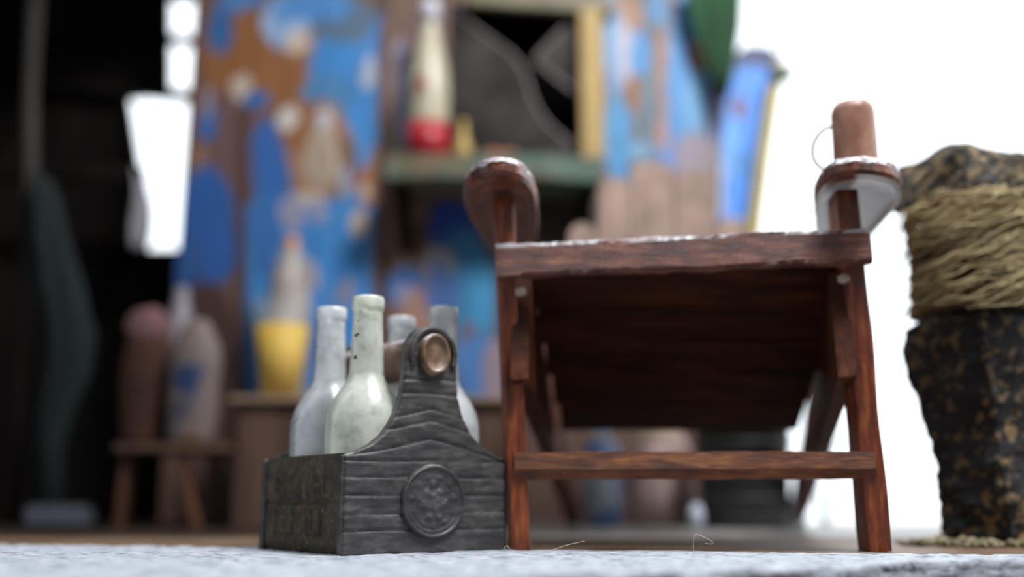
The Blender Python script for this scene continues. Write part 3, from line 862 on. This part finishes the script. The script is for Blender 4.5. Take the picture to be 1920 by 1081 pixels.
# sill with its underside in shade
bm = bmesh.new()
sy = YW - .28
zt1 = at(900, 288, sy).z; zb1 = at(900, 332, sy).z
xs0, xs1 = at(722, 300, sy).x, at(1128, 300, sy).x
rings = []
for i in range(41):
    x = xs0 + (xs1 - xs0) * i / 40
    sag = .006 * noise.noise(Vector((x * 6, 0, 0))) - .02 * max(0, (i / 40 - .5)) * 1
    rings.append([Vector((x, sy + .01 * noise.noise(Vector((x * 12, 4, 0))), zb1 + sag)), Vector((x, sy + .005 * noise.noise(Vector((x * 12, 8, 0))), zt1 + sag)), Vector((x, YW - .01, zt1)), Vector((x, YW - .01, zb1))])
loft(bm, rings)
sill = link('window_sill', bm, M_sill, win)
for px in (742, 1090):
    bm = bmesh.new()
    x = at(px, 350, YW - .15).x
    prism(bm, [Vector((x, YW - .012, zb1)), Vector((x, sy + .05, zb1)), Vector((x, YW - .012, zb1 - .2))], (.04, 0, 0))
    link('sill_bracket', bm, M_dark, win)

# things on the sill
zs_ = zt1
def lathe_obj(name, prof, c, mat, parent=None, n=32, smooth=True):
    bm = bmesh.new(); lathe(bm, prof, c, n); return link(name, bm, mat, parent, smooth, loc=None if parent else c)
bx = at(803, 250, YW - .17); bx.z = zs_ + .001
sb = thing('bottle', 'tall cream bottle with red base and red mark standing on the window sill', 'bottle', bx)
ht = at(803, 14, YW - .17).z - bx.z
lathe_obj('body', [(0, .0), (.066, 0), (.072, .01), (.071, ht * .46), (.066, ht * .58), (.050, ht * .70), (.034, ht * .82), (.029, ht * .93), (.031, ht * .94), (.031, ht), (0, ht)], bx, plain('cream_bottle', (176, 168, 142), .35), sb)
lathe_obj('red_base_band', [(0.066, .012), (.0735, .012), (.0735, ht * .235), (.066, ht * .235)], bx, plain('red_band', (160, 16, 34), .4, .3, 30), sb)
lathe_obj('cap', [(0.0, ht * .90), (.035, ht * .90), (.035, ht * 1.0), (.03, ht * 1.03), (0, ht * 1.03)], bx, plain('white_cap', (198, 196, 206), .4), sb)
# red mark like a slanted letter on a pale label
bm = bmesh.new()
def onb(px, py, r=.0735):
    p = at(px, py, bx.y - r); dx = max(-r * .98, min(r * .98, p.x - bx.x)); return Vector((p.x, bx.y - math.sqrt(r * r - dx * dx) - .001, p.z))
for seg in (((782, 172), (792, 138)), ((792, 138), (800, 170)), ((786, 158), (798, 158))):
    tube(bm, [onb(*seg[0]), onb(*seg[1])], .006, 8)
link('red_letter_mark', bm, plain('red_ink', (150, 34, 44), .5), sb)
yb = at(868, 262, YW - .16); yb.z = zs_ + .001
bm = bmesh.new(); hh = at(868, 228, YW - .16).z - yb.z
lathe(bm, [(0, 0), (.022, 0), (.030, .01), (.030, hh * .45), (.016, hh * .62), (.012, hh * .9), (.015, hh), (0, hh)], yb, 20)
tag(link('small_jar', bm, plain('dull_yellow_glaze', (170, 142, 66), .4), smooth=True, loc=yb), 'small dull yellow jar beside the tall cream bottle on the window sill', 'jar')
bm = bmesh.new(); c = at(930, 280, YW - .2); c.z = zs_
res = bmesh.ops.create_uvsphere(bm, u_segments=32, v_segments=16, radius=1)
for v in bm.verts:
    k = 1 + .35 * noise.noise(v.co * 2.2)
    v.co = Vector((v.co.x * .10 * k, v.co.y * .05 * k, max(0, v.co.z) * .035 * k)) + c
tag(link('rag', bm, plain('rust_brown_cloth', (138, 82, 54), .9, .3, 12), smooth=True, loc=c), 'crumpled rust brown rag lying on the window sill', 'rag')

# ------------------------------------------------------------------ right of the wall: green cloth, blue plank, cane rod
bm = bmesh.new()
prof_c = [(-60, 1286, 1396), (0, 1290, 1393), (50, 1305, 1390), (95, 1322, 1382), (140, 1336, 1373), (182, 1350, 1364)]
fr_, bk_ = [], []
for y, xa_, xb_ in prof_c:
    ra_, rb_ = [], []
    for i in range(17):
        t = i / 16; p = at(xa_ + (xb_ - xa_) * t, y, YW - .12)
        p.y += .018 * math.sin(t * 9 + y * .01)
        ra_.append(bm.verts.new(p)); rb_.append(bm.verts.new(p + Vector((0, .012, 0))))
    fr_.append(ra_); bk_.append(rb_)
for G_ in (fr_, bk_):
    for a, b in zip(G_, G_[1:]):
        for i in range(16): bm.faces.new((a[i], a[i + 1], b[i + 1], b[i]))
for a, b, c, d in zip(fr_, fr_[1:], bk_[1:], bk_):
    bm.faces.new((a[0], b[0], c[0], d[0])); bm.faces.new((a[-1], b[-1], c[-1], d[-1]))
for i in range(16):
    bm.faces.new((fr_[0][i], fr_[0][i + 1], bk_[0][i + 1], bk_[0][i])); bm.faces.new((fr_[-1][i], fr_[-1][i + 1], bk_[-1][i + 1], bk_[-1][i]))
tag(link('pennant', bm, plain('dark_green_cloth', (30, 66, 38), .9, .35, 6), smooth=True, loc=at(1340, -40, YW - .12)), 'dark green cloth pennant hanging point down at the right end of the blue wall', 'pennant')

YB = YW - .03
def painted_poly(name, outline, base, patches, Y, th, label, cat):
    # subdivided plank with paint patches
    bm = bmesh.new(); cl = bm.verts.layers.float_color.new('paint')
    rowsF, rowsB = [], []
    for k in range(len(outline) - 1):
        y0, a0, b0 = outline[k]; y1, a1, b1 = outline[k + 1]
        m_ = max(1, int(abs(y1 - y0) / 8))
        for q in range(m_ + (1 if k == len(outline) - 2 else 0)):
            t = q / m_; y = y0 + (y1 - y0) * t; xa_ = a0 + (a1 - a0) * t; xb_ = b0 + (b1 - b0) * t
            f_, g_ = [], []
            for i in range(15):
                px = xa_ + (xb_ - xa_) * i / 14
                p = at(px, y, Y); c = list(lin(base))
                wx = 7 * noise.noise(p * 14); wy = 12 * noise.noise(p * 12 + Vector((3, 0, 0)))
                for bx_, by_, rx, ry, col in patches:
                    d = math.hypot((px + wx - bx_) / rx, (y + wy - by_) / ry)
                    if d < 1.1:
                        al = min(1, (1.1 - d) / .15); L = lin(col)
                        for ii in range(3): c[ii] += (L[ii] - c[ii]) * al
                for P_, G2 in ((p, f_), (p + Vector((0, th, 0)), g_)):
                    v = bm.verts.new(P_); v[cl] = (*c, 1); G2.append(v)
            rowsF.append(f_); rowsB.append(g_)
    for G2 in (rowsF, rowsB):
        for a, b in zip(G2, G2[1:]):
            for i in range(14): bm.faces.new((a[i], a[i + 1], b[i + 1], b[i]))
    for r in range(len(rowsF) - 1):
        for s in (0, 14): bm.faces.new((rowsF[r][s], rowsF[r + 1][s], rowsB[r + 1][s], rowsB[r][s]))
    for r in (0, -1):
        for i in range(14): bm.faces.new((rowsF[r][i], rowsF[r][i + 1], rowsB[r][i + 1], rowsB[r][i]))
    p0 = at(sum(outline[-1][1:]) / 2, outline[-1][0], Y); p0.z = 0
    return tag(link(name, bm, M_paint, loc=p0), label, cat)
yfl = proj((0, YB, 0))[1]
painted_poly('leaning_plank', [(84, 1402, 1436), (92, 1388, 1450), (106, 1376, 1464), (150, 1366, 1466), (200, 1360, 1456), (300, 1350, 1440), (430, 1347, 1412), (700, 1347, 1380), (yfl, 1347, 1374)],
             (74, 136, 222), [(1420, 100, 60, 30, (48, 56, 96)), (1360, 100, 20, 60, (60, 66, 90)), (1385, 205, 16, 22, (110, 88, 120)), (1345, 330, 12, 110, (178, 180, 196)), (1372, 270, 10, 60, (110, 170, 230)), (1395, 310, 16, 30, (66, 124, 186)), (1440, 330, 16, 160, (120, 110, 130)), (1380, 428, 60, 16, (170, 150, 160)), (1360, 700, 90, 260, (100, 80, 76))],
             YB, .03, 'narrow bright blue board leaning outward past the right end of the peeling wall', 'board')
rod0 = at(1370, 975, YW - .12); rod0.z = 0.0
rod = thing('cane_rod', 'yellowish cane rod with a thin tip leaning beside the narrow blue board', 'rod', rod0)
bm = bmesh.new()
rp = [rod0 + Vector((0.02, 0, .012))] + [at(x, y, YW - .10) for x, y in ((1392, 640), (1412, 440), (1432, 290), (1452, 165), (1460, 120))]
tube(bm, smooth_open(rp, 2), .026, 12, r1=.024)
link('shaft', bm, plain('yellow_cane', (176, 158, 96), .5, .2, 8), rod, smooth=True)
bm = bmesh.new(); tube(bm, smooth_open([at(x, y, YW - .10) for x, y in ((1460, 122), (1468, 60), (1476, 0), (1486, -80))], 2), .008, 8, r1=.004)
link('tip', bm, plain('pale_tip', (170, 160, 150), .5), rod, smooth=True)
bm = bmesh.new(); bmesh.ops.create_icosphere(bm, subdivisions=3, radius=.036)
for v in bm.verts: v.co = Vector((v.co.x * 1.25, v.co.y, v.co.z)) * (1 + .2 * noise.noise(v.co * 30)) + at(1466, 136, YW - .13)
link('knot', bm, plain('grey_green_twine', (116, 122, 104), .8, .4, 30), rod, smooth=True)

# ------------------------------------------------------------------ chest, glass and bottle
YC = 3.0
chest_z = at(700, 742, YC).z
cx0, cx1 = at(436, 860, YC).x, at(985, 860, YC).x
chest = thing('wooden_chest', 'plain brown wooden chest standing against the blue wall behind the bottle carrier', 'chest', ((cx0 + cx1) / 2, YC + .2, 0))
bm = bmesh.new()
nb = 6
for i in range(nb):
    w = (cx1 - cx0) / nb
    box(bm, (cx0 + w * (i + .5), YC + .2 + .003 * (i % 2), (chest_z - .02) / 2), (w - .004, .38, chest_z - .02), bev=.004)
link('body', bm, M_chest, chest)
bm = bmesh.new(); box(bm, ((cx0 + cx1) / 2, YC + .195, chest_z - .0095), (cx1 - cx0 + .03, .42, .019), bev=.004)
link('lid', bm, wood('chest_lid_wood', (120, 96, 74), (150, 126, 104), (170, 150, 128), (.3, 1, 1), 8), chest)
g0 = at(524, 735, YC + .10); g0.z = chest_z + .0005
def gz(py): return at(524, py, YC + .10).z - g0.z
def gr(w): return w / 2 / F * (YC + .10)
M_clear = bpy.data.materials.new('dull_clear_tumbler'); M_clear.use_nodes = True
_n = M_clear.node_tree.nodes; _l = M_clear.node_tree.links; _b = _n['Principled BSDF']
_b.inputs['Base Color'].default_value = (.75, .78, .76, 1); _b.inputs['Roughness'].default_value = .2
_t = _n.new('ShaderNodeBsdfTransparent'); _m = _n.new('ShaderNodeMixShader'); _m.inputs[0].default_value = .07
_l.new(_t.outputs[0], _m.inputs[1]); _l.new(_b.outputs[0], _m.inputs[2]); _l.new(_m.outputs[0], _n['Material Output'].inputs[0])
glass = thing('tumbler', 'clear tumbler half full of bright yellow drink on the brown chest', 'tumbler', g0)
rt, rb_ = gr(122), gr(74)
zt_g = gz(560)
lathe_obj('glass', [(0, 0), (rb_, 0), (rb_ + (rt - rb_) * .5, zt_g * .5), (rt, zt_g), (rt - .006, zt_g), (rb_ + (rt - rb_) * .5 - .006, zt_g * .5), (rb_ - .005, .008), (0, .008)], g0, M_clear, glass)
zl = gz(612); rl = rb_ + (rt - rb_) * zl / zt_g - .0065
lathe_obj('yellow_drink', [(0, .0085), (rb_ - .0065, .0085), (rl, zl), (0, zl)], g0, plain('yellow_drink', (206, 164, 0), .6, .05), glass)
b0 = at(536, 700, YC + .31); b0.z = chest_z + .0005
pb = thing('bottle', 'pale frosted bottle with an orange cap standing behind the yellow drink', 'bottle', b0)
def bz(py): return at(536, py, YC + .31).z - b0.z
lathe_obj('body', [(0, 0), (.062, 0), (.066, .01), (.068, bz(560)), (.066, bz(535)), (.058, bz(510)), (.044, bz(488)), (.030, bz(472)), (.024, bz(462)), (0, bz(460))], b0, plain('milky_plastic', (150, 140, 134), .5, .3, 16), pb)
lathe_obj('cap', [(0, bz(468)), (.026, bz(468)), (.026, bz(452)), (.018, bz(446)), (0, bz(445))], b0, plain('orange_cap', (206, 130, 40), .4), pb)

# ------------------------------------------------------------------ things seen under the chair
def sack(px, py0, py1, w, Y, mat, label, name='sack', cat='sack', seed=0, tie=True):
    c = at(px, 960, Y); c.z = 0.0005
    h = at(px, py0, Y).z; r = w / 2 / F * Y
    root = thing(name, label, cat, c)
    bm = bmesh.new()
    rings = []
    for i in range(19):
        t = i / 18
        k = (0.80 + .2 * math.sin(min(1, t * 3) * math.pi / 2)) * (1 if t < .62 else 1 - .55 * ((t - .62) / .38) ** 1.6)
        if t > .93: k *= .9
        ring = []
        for j in range(32):
            a = 2 * math.pi * j / 32
            q = 1 + .10 * noise.noise(Vector((math.cos(a) * 1.5 + seed, math.sin(a) * 1.5, t * 3))) + .04 * math.sin(a * 7 + t * 3)
            ring.append(c + Vector((r * k * q * math.cos(a), r * .8 * k * q * math.sin(a), h * t)))
        rings.append(ring)
    loft(bm, rings); link('body', bm, mat, root, smooth=True)
    if tie:
        bm = bmesh.new(); kk = .50 * r
        tube(bm, [c + Vector((kk * 1.15 * math.cos(2 * math.pi * j / 24), kk * .95 * math.sin(2 * math.pi * j / 24), h * .93)) for j in range(25)], .006, 6)
        link('tie_cord', bm, M_fib, root, smooth=True)
    return root
def two_tone(name, ca, cb, scale=5):
    m, n, l, b = base_mat(name); v = mapped(n, l, (1, 1, 1)); f = noise_tex(n, l, v, scale, 3)
    r = ramp(n, [(.45, lin(ca)), (.55, lin(cb))]); l.new(f, r.inputs[0]); l.new(r.outputs[0], b.inputs['Base Color'])
    b.inputs['Roughness'].default_value = .8
    return m
sack(1130, 812, 970, 74, 3.22, two_tone('pale_and_blue_cloth', (150, 158, 168), (70, 100, 150), 9), 'pale grey cloth bundle with blue patches seen under the chair, left of the pinkish sack', 'cloth_bundle', 'bundle', 2)
sack(1243, 798, 970, 124, 3.25, two_tone('pinkish_sacking', (158, 134, 128), (112, 92, 84), 7), 'plump pinkish brown sack seen under the chair between cloth bundle and bucket', 'sack', 'sack', 5)
bc = at(1398, 960, 3.05); bc.z = 0.0005
bucket = thing('bucket', 'dark grey bucket standing behind the chair under the right end of the seat', 'bucket', bc)
R1 = 176 / 2 / F * 3.05; R0 = 150 / 2 / F * 3.05; hb = at(1398, 792, 3.05).z
lathe_obj('body', [(0, 0), (R0, 0), (R0 + .004, .01), (R1, hb), (R1 + .010, hb), (R1 + .010, hb + .012), (R1 - .004, hb + .012), (R1 - .008, hb), (R0 - .006, .012), (0, .012)], bc, M_bucket, bucket, 40)
for k in (.28, .8):
    rr = R0 + (R1 - R0) * k + .004
    bm = bmesh.new(); tube(bm, [bc + Vector((rr * math.cos(2 * math.pi * j / 40), rr * math.sin(2 * math.pi * j / 40), hb * k)) for j in range(41)], .006, 6)
    link('hoop', bm, M_bucket, bucket, smooth=True)
bm = bmesh.new(); pc = at(1306, 950, 2.98)
bmesh.ops.create_icosphere(bm, subdivisions=3, radius=.024)
for v in bm.verts: v.co = Vector((v.co.x * .9, v.co.y * .8, v.co.z * 1.5)) * (1 + .15 * noise.noise(v.co * 60)) + Vector((pc.x, pc.y, .035))
tag(link('pebble', bm, plain('white_stone', (206, 214, 228), .5), smooth=True, loc=(pc.x, pc.y, 0)), 'small upright white pebble on the deck left of the dark bucket', 'pebble')
# green stalks beyond the deck
bm = bmesh.new()
s0 = at(1546, 985, 3.7); s0.z = 0
for pts in (((1546, 985), (1552, 930), (1570, 880), (1592, 800)), ((1546, 985), (1540, 940), (1520, 900), (1508, 850)), ((1550, 985), (1556, 900), (1566, 820), (1572, 760))):
    p = [at(x, y, 3.7) for x, y in pts]; p[0].z = 0
    tube(bm, smooth_open(p, 2), .011, 8, r1=.004)
tag(link('dry_stalks', bm, plain('grey_green_stalk', (110, 134, 118), .8), smooth=True, loc=s0), 'thin grey green stalks at the back edge of the deck behind the right chair leg', 'plant')

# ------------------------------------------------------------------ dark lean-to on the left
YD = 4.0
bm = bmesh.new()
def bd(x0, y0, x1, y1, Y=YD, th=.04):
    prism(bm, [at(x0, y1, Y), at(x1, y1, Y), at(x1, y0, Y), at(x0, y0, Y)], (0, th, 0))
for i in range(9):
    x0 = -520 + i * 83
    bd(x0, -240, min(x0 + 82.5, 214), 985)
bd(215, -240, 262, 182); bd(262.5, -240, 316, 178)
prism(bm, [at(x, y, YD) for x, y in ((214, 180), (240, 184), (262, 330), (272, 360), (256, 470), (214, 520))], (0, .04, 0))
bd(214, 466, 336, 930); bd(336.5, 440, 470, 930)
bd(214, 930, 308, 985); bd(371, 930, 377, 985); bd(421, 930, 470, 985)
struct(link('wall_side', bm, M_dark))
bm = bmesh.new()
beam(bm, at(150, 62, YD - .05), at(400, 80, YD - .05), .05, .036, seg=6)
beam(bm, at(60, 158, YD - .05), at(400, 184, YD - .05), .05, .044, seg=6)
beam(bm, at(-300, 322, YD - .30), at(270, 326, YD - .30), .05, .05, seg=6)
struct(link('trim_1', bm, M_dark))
bm = bmesh.new(); box(bm, (-2.30, 2.95, 2.24), (2.5, 2.3, .05)); struct(link('shade_roof', bm, M_dark))  # unseen roof, put out of view to keep the overhead lamp off
bm = bmesh.new(); box(bm, (-3.2, 3.2, 1.1), (.05, 1.7, 2.2)); struct(link('shade_side_wall', bm, M_dark))  # unseen side, put in with the roof to block light
# pole, net, block in the dark; shade also put into the net colour
pp = at(62, 600, 3.3); pp.z = 0
bm = bmesh.new(); tube(bm, [Vector((pp.x, pp.y, 0.0)), at(58, 400, 3.3), at(56, 170, 3.3), at(72, -80, 3.3)], .026, 10)
for v in bm.verts: v.co.z = max(v.co.z, 0)
tag(link('pole', bm, wood('dull_grey_pole', (30, 26, 22), (46, 40, 34), (62, 54, 48), (1, 1, .2), 8, .8), smooth=True, loc=pp), 'dull grey upright pole inside the dark lean-to at far left', 'pole')
def drape(path, w, mat, name, label, cat, Y):
    bm = bmesh.new(); rings = []
    for (x, y, ww) in path:
        c = at(x, y, Y); ring = []
        for j in range(24):
            a = 2 * math.pi * j / 24
            q = 1 + .25 * math.sin(a * 5 + y * .01)
            ring.append(c + Vector((ww / F * Y * q * math.cos(a), .05 * q * math.sin(a), 0)))
        rings.append(ring)
    loft(bm, rings)
    for v in bm.verts: v.co.z = max(v.co.z, 0.0)
    return tag(link(name, bm, mat, smooth=True, loc=at(path[-1][0], path[-1][1], Y)), label, cat)
drape([(78, 330, 10), (82, 370, 24), (92, 450, 34), (110, 540, 40), (132, 620, 38), (128, 700, 34), (108, 770, 26), (96, 830, 20), (92, 990, 22)], 0, plain('dark_teal_netting', (8, 21, 21), .95, .5, 6), 'fishing_net', 'bundled dark teal net hanging down to the deck in the dark lean-to', 'net', 3.2)
drape([(262, 322, 5), (266, 352, 8), (268, 380, 14), (264, 420, 18), (262, 452, 15), (260, 468, 10)], 0, plain('pale_grey_rag', (150, 146, 152), .8), 'rag', 'pale grey rag hanging at the edge of the bright gap on the left', 'rag', YD - .29)
bm = bmesh.new(); c = at(112, 960, 3.0); c.z = .034
box(bm, c, (.17, .12, .066), .15, bev=.012)
tag(link('stone_block', bm, plain('pale_grey_stone', (70, 72, 82), .7), loc=(c.x, c.y, 0)), 'small pale grey stone block on the deck in the dark lean-to', 'stone')
# stool with bags, colours darkened in place of lean-to shade
YS = 3.0
zst = at(320, 832, YS).z
st = at(322, 960, YS); st.z = 0
stool = thing('stool', 'low dark brown stool carrying bags beside the left end of the blue wall', 'stool', st)
bm = bmesh.new(); w_ = 210 / F * YS
box(bm, (st.x, YS + .08, zst - .012), (w_, .26, .024), bev=.004); link('top', bm, M_chest, stool)
M_leg = wood('orange_brown_leg', (50, 28, 18), (80, 46, 30), (110, 68, 44), (1, 1, .3), 12)
for xa_, xb_, dy in ((238, 226, 0), (338, 372, -.02), (250, 240, .16), (400, 408, .16)):
    bm = bmesh.new()
    p0 = at(xa_, 836, YS + dy); p1 = at(xb_, 960, YS + dy); p0.z = zst - .022; p1.z = .0
    beam(bm, p1, p0, .026, .026, up=(0, 1, 0), seg=6, amp=.001)
    link('leg', bm, M_leg, stool)
def bag(px, py0, py1, w, mat, label, Y, seed, top=None, name='bag'):
    c = at(px, py1, Y); c.z = zst + .0005
    h = at(px, py0, Y).z - c.z; r = w / 2 / F * Y
    root = thing(name, label, 'bag', c)
    bm = bmesh.new(); rings = []
    for i in range(17):
        t = i / 16
        k = (.88 + .12 * math.sin(t * math.pi)) * (1 if t < .7 else 1 - .5 * ((t - .7) / .3) ** 2)
        rings.append([c + Vector((r * k * (1 + .10 * noise.noise(Vector((math.cos(a) * 1.4 + seed, math.sin(a) * 1.4, t * 4)))) * math.cos(a), r * .65 * k * math.sin(a), h * t)) for a in [2 * math.pi * j / 28 for j in range(28)]])
    loft(bm, rings); link('body', bm, mat, root, smooth=True)
    if top:
        bm = bmesh.new(); bmesh.ops.create_uvsphere(bm, u_segments=24, v_segments=12, radius=1)
        for v in bm.verts:
            v.co = Vector((v.co.x * r * .98, v.co.y * r * .62, v.co.z * h * .18)) * (1 + .15 * noise.noise(v.co * 2 + Vector((seed, 0, 0)))) + c + Vector((0, 0, h * .88))
        link('folded_top', bm, top, root, smooth=True)
    return root
bag(264, 590, 832, 92, plain('rust_orange_cloth', (58, 30, 16), .9, .4, 8), 'rust brown bag with a pale pink folded top on the low stool', YS + .08, 1, plain('pale_pink_cloth', (104, 72, 74), .9, .2, 10))
def print_mat():
    m, n, l, b = base_mat('white_blue_yellow_print'); v = mapped(n, l, (1, 1, 1)); f = noise_tex(n, l, v, 7, 2)
    r = ramp(n, [(.36, lin((24, 44, 84))), (.44, lin((98, 86, 84))), (.58, lin((106, 94, 88))), (.66, lin((96, 62, 28)))])
    l.new(f, r.inputs[0]); l.new(r.outputs[0], b.inputs['Base Color']); b.inputs['Roughness'].default_value = .7
    return m
bag(356, 600, 832, 96, print_mat(), 'white bag printed with blue and yellow patches, right of the rust brown one', YS + .02, 4)
b1 = at(334, 650, YS + .19); b1.z = zst + .0005
def z1(py): return at(334, py, YS + .19).z - b1.z
o = lathe_obj('bottle', [(0, 0), (.045, 0), (.05, .01), (.05, z1(640)), (.045, z1(610)), (.03, z1(575)), (.022, z1(550)), (.022, z1(540)), (0, z1(540))], b1, plain('milky_white_plastic', (124, 116, 124), .5))
tag(o, 'milky white bottle rising behind the two bags on the low stool', 'bottle')

# ------------------------------------------------------------------ stray fibres on the deck
M_hair = plain('pale_hair', (210, 200, 185), .5)
for pts, lab in ((((998, 1046), (1030, 1032), (1066, 1020), (1096, 1014)), 'straight pale hair fibre lying on the deck in front of the left chair leg'),
                 (((1300, 1028), (1300, 1000), (1312, 1002), (1328, 1010), (1338, 1016), (1334, 1020), (1322, 1018)), 'curled pale hair fibre standing on the deck under the stretcher'),
                 (((940, 1036), (946, 1024), (952, 1022), (958, 1032)), 'tiny bent pale fibre at the right foot of the bottle carrier')):
    Y = 1.56
    bm = bmesh.new(); p = [at(x, y, Y) for x, y in pts]
    p = [Vector((q.x, q.y, max(q.z, .0008))) for q in p]; p[0].z = .0008
    tube(bm, smooth_open(p, 2), .00032, 5)
    tag(link('fibre', bm, M_hair, smooth=True, loc=p[0]), lab, 'fibre')
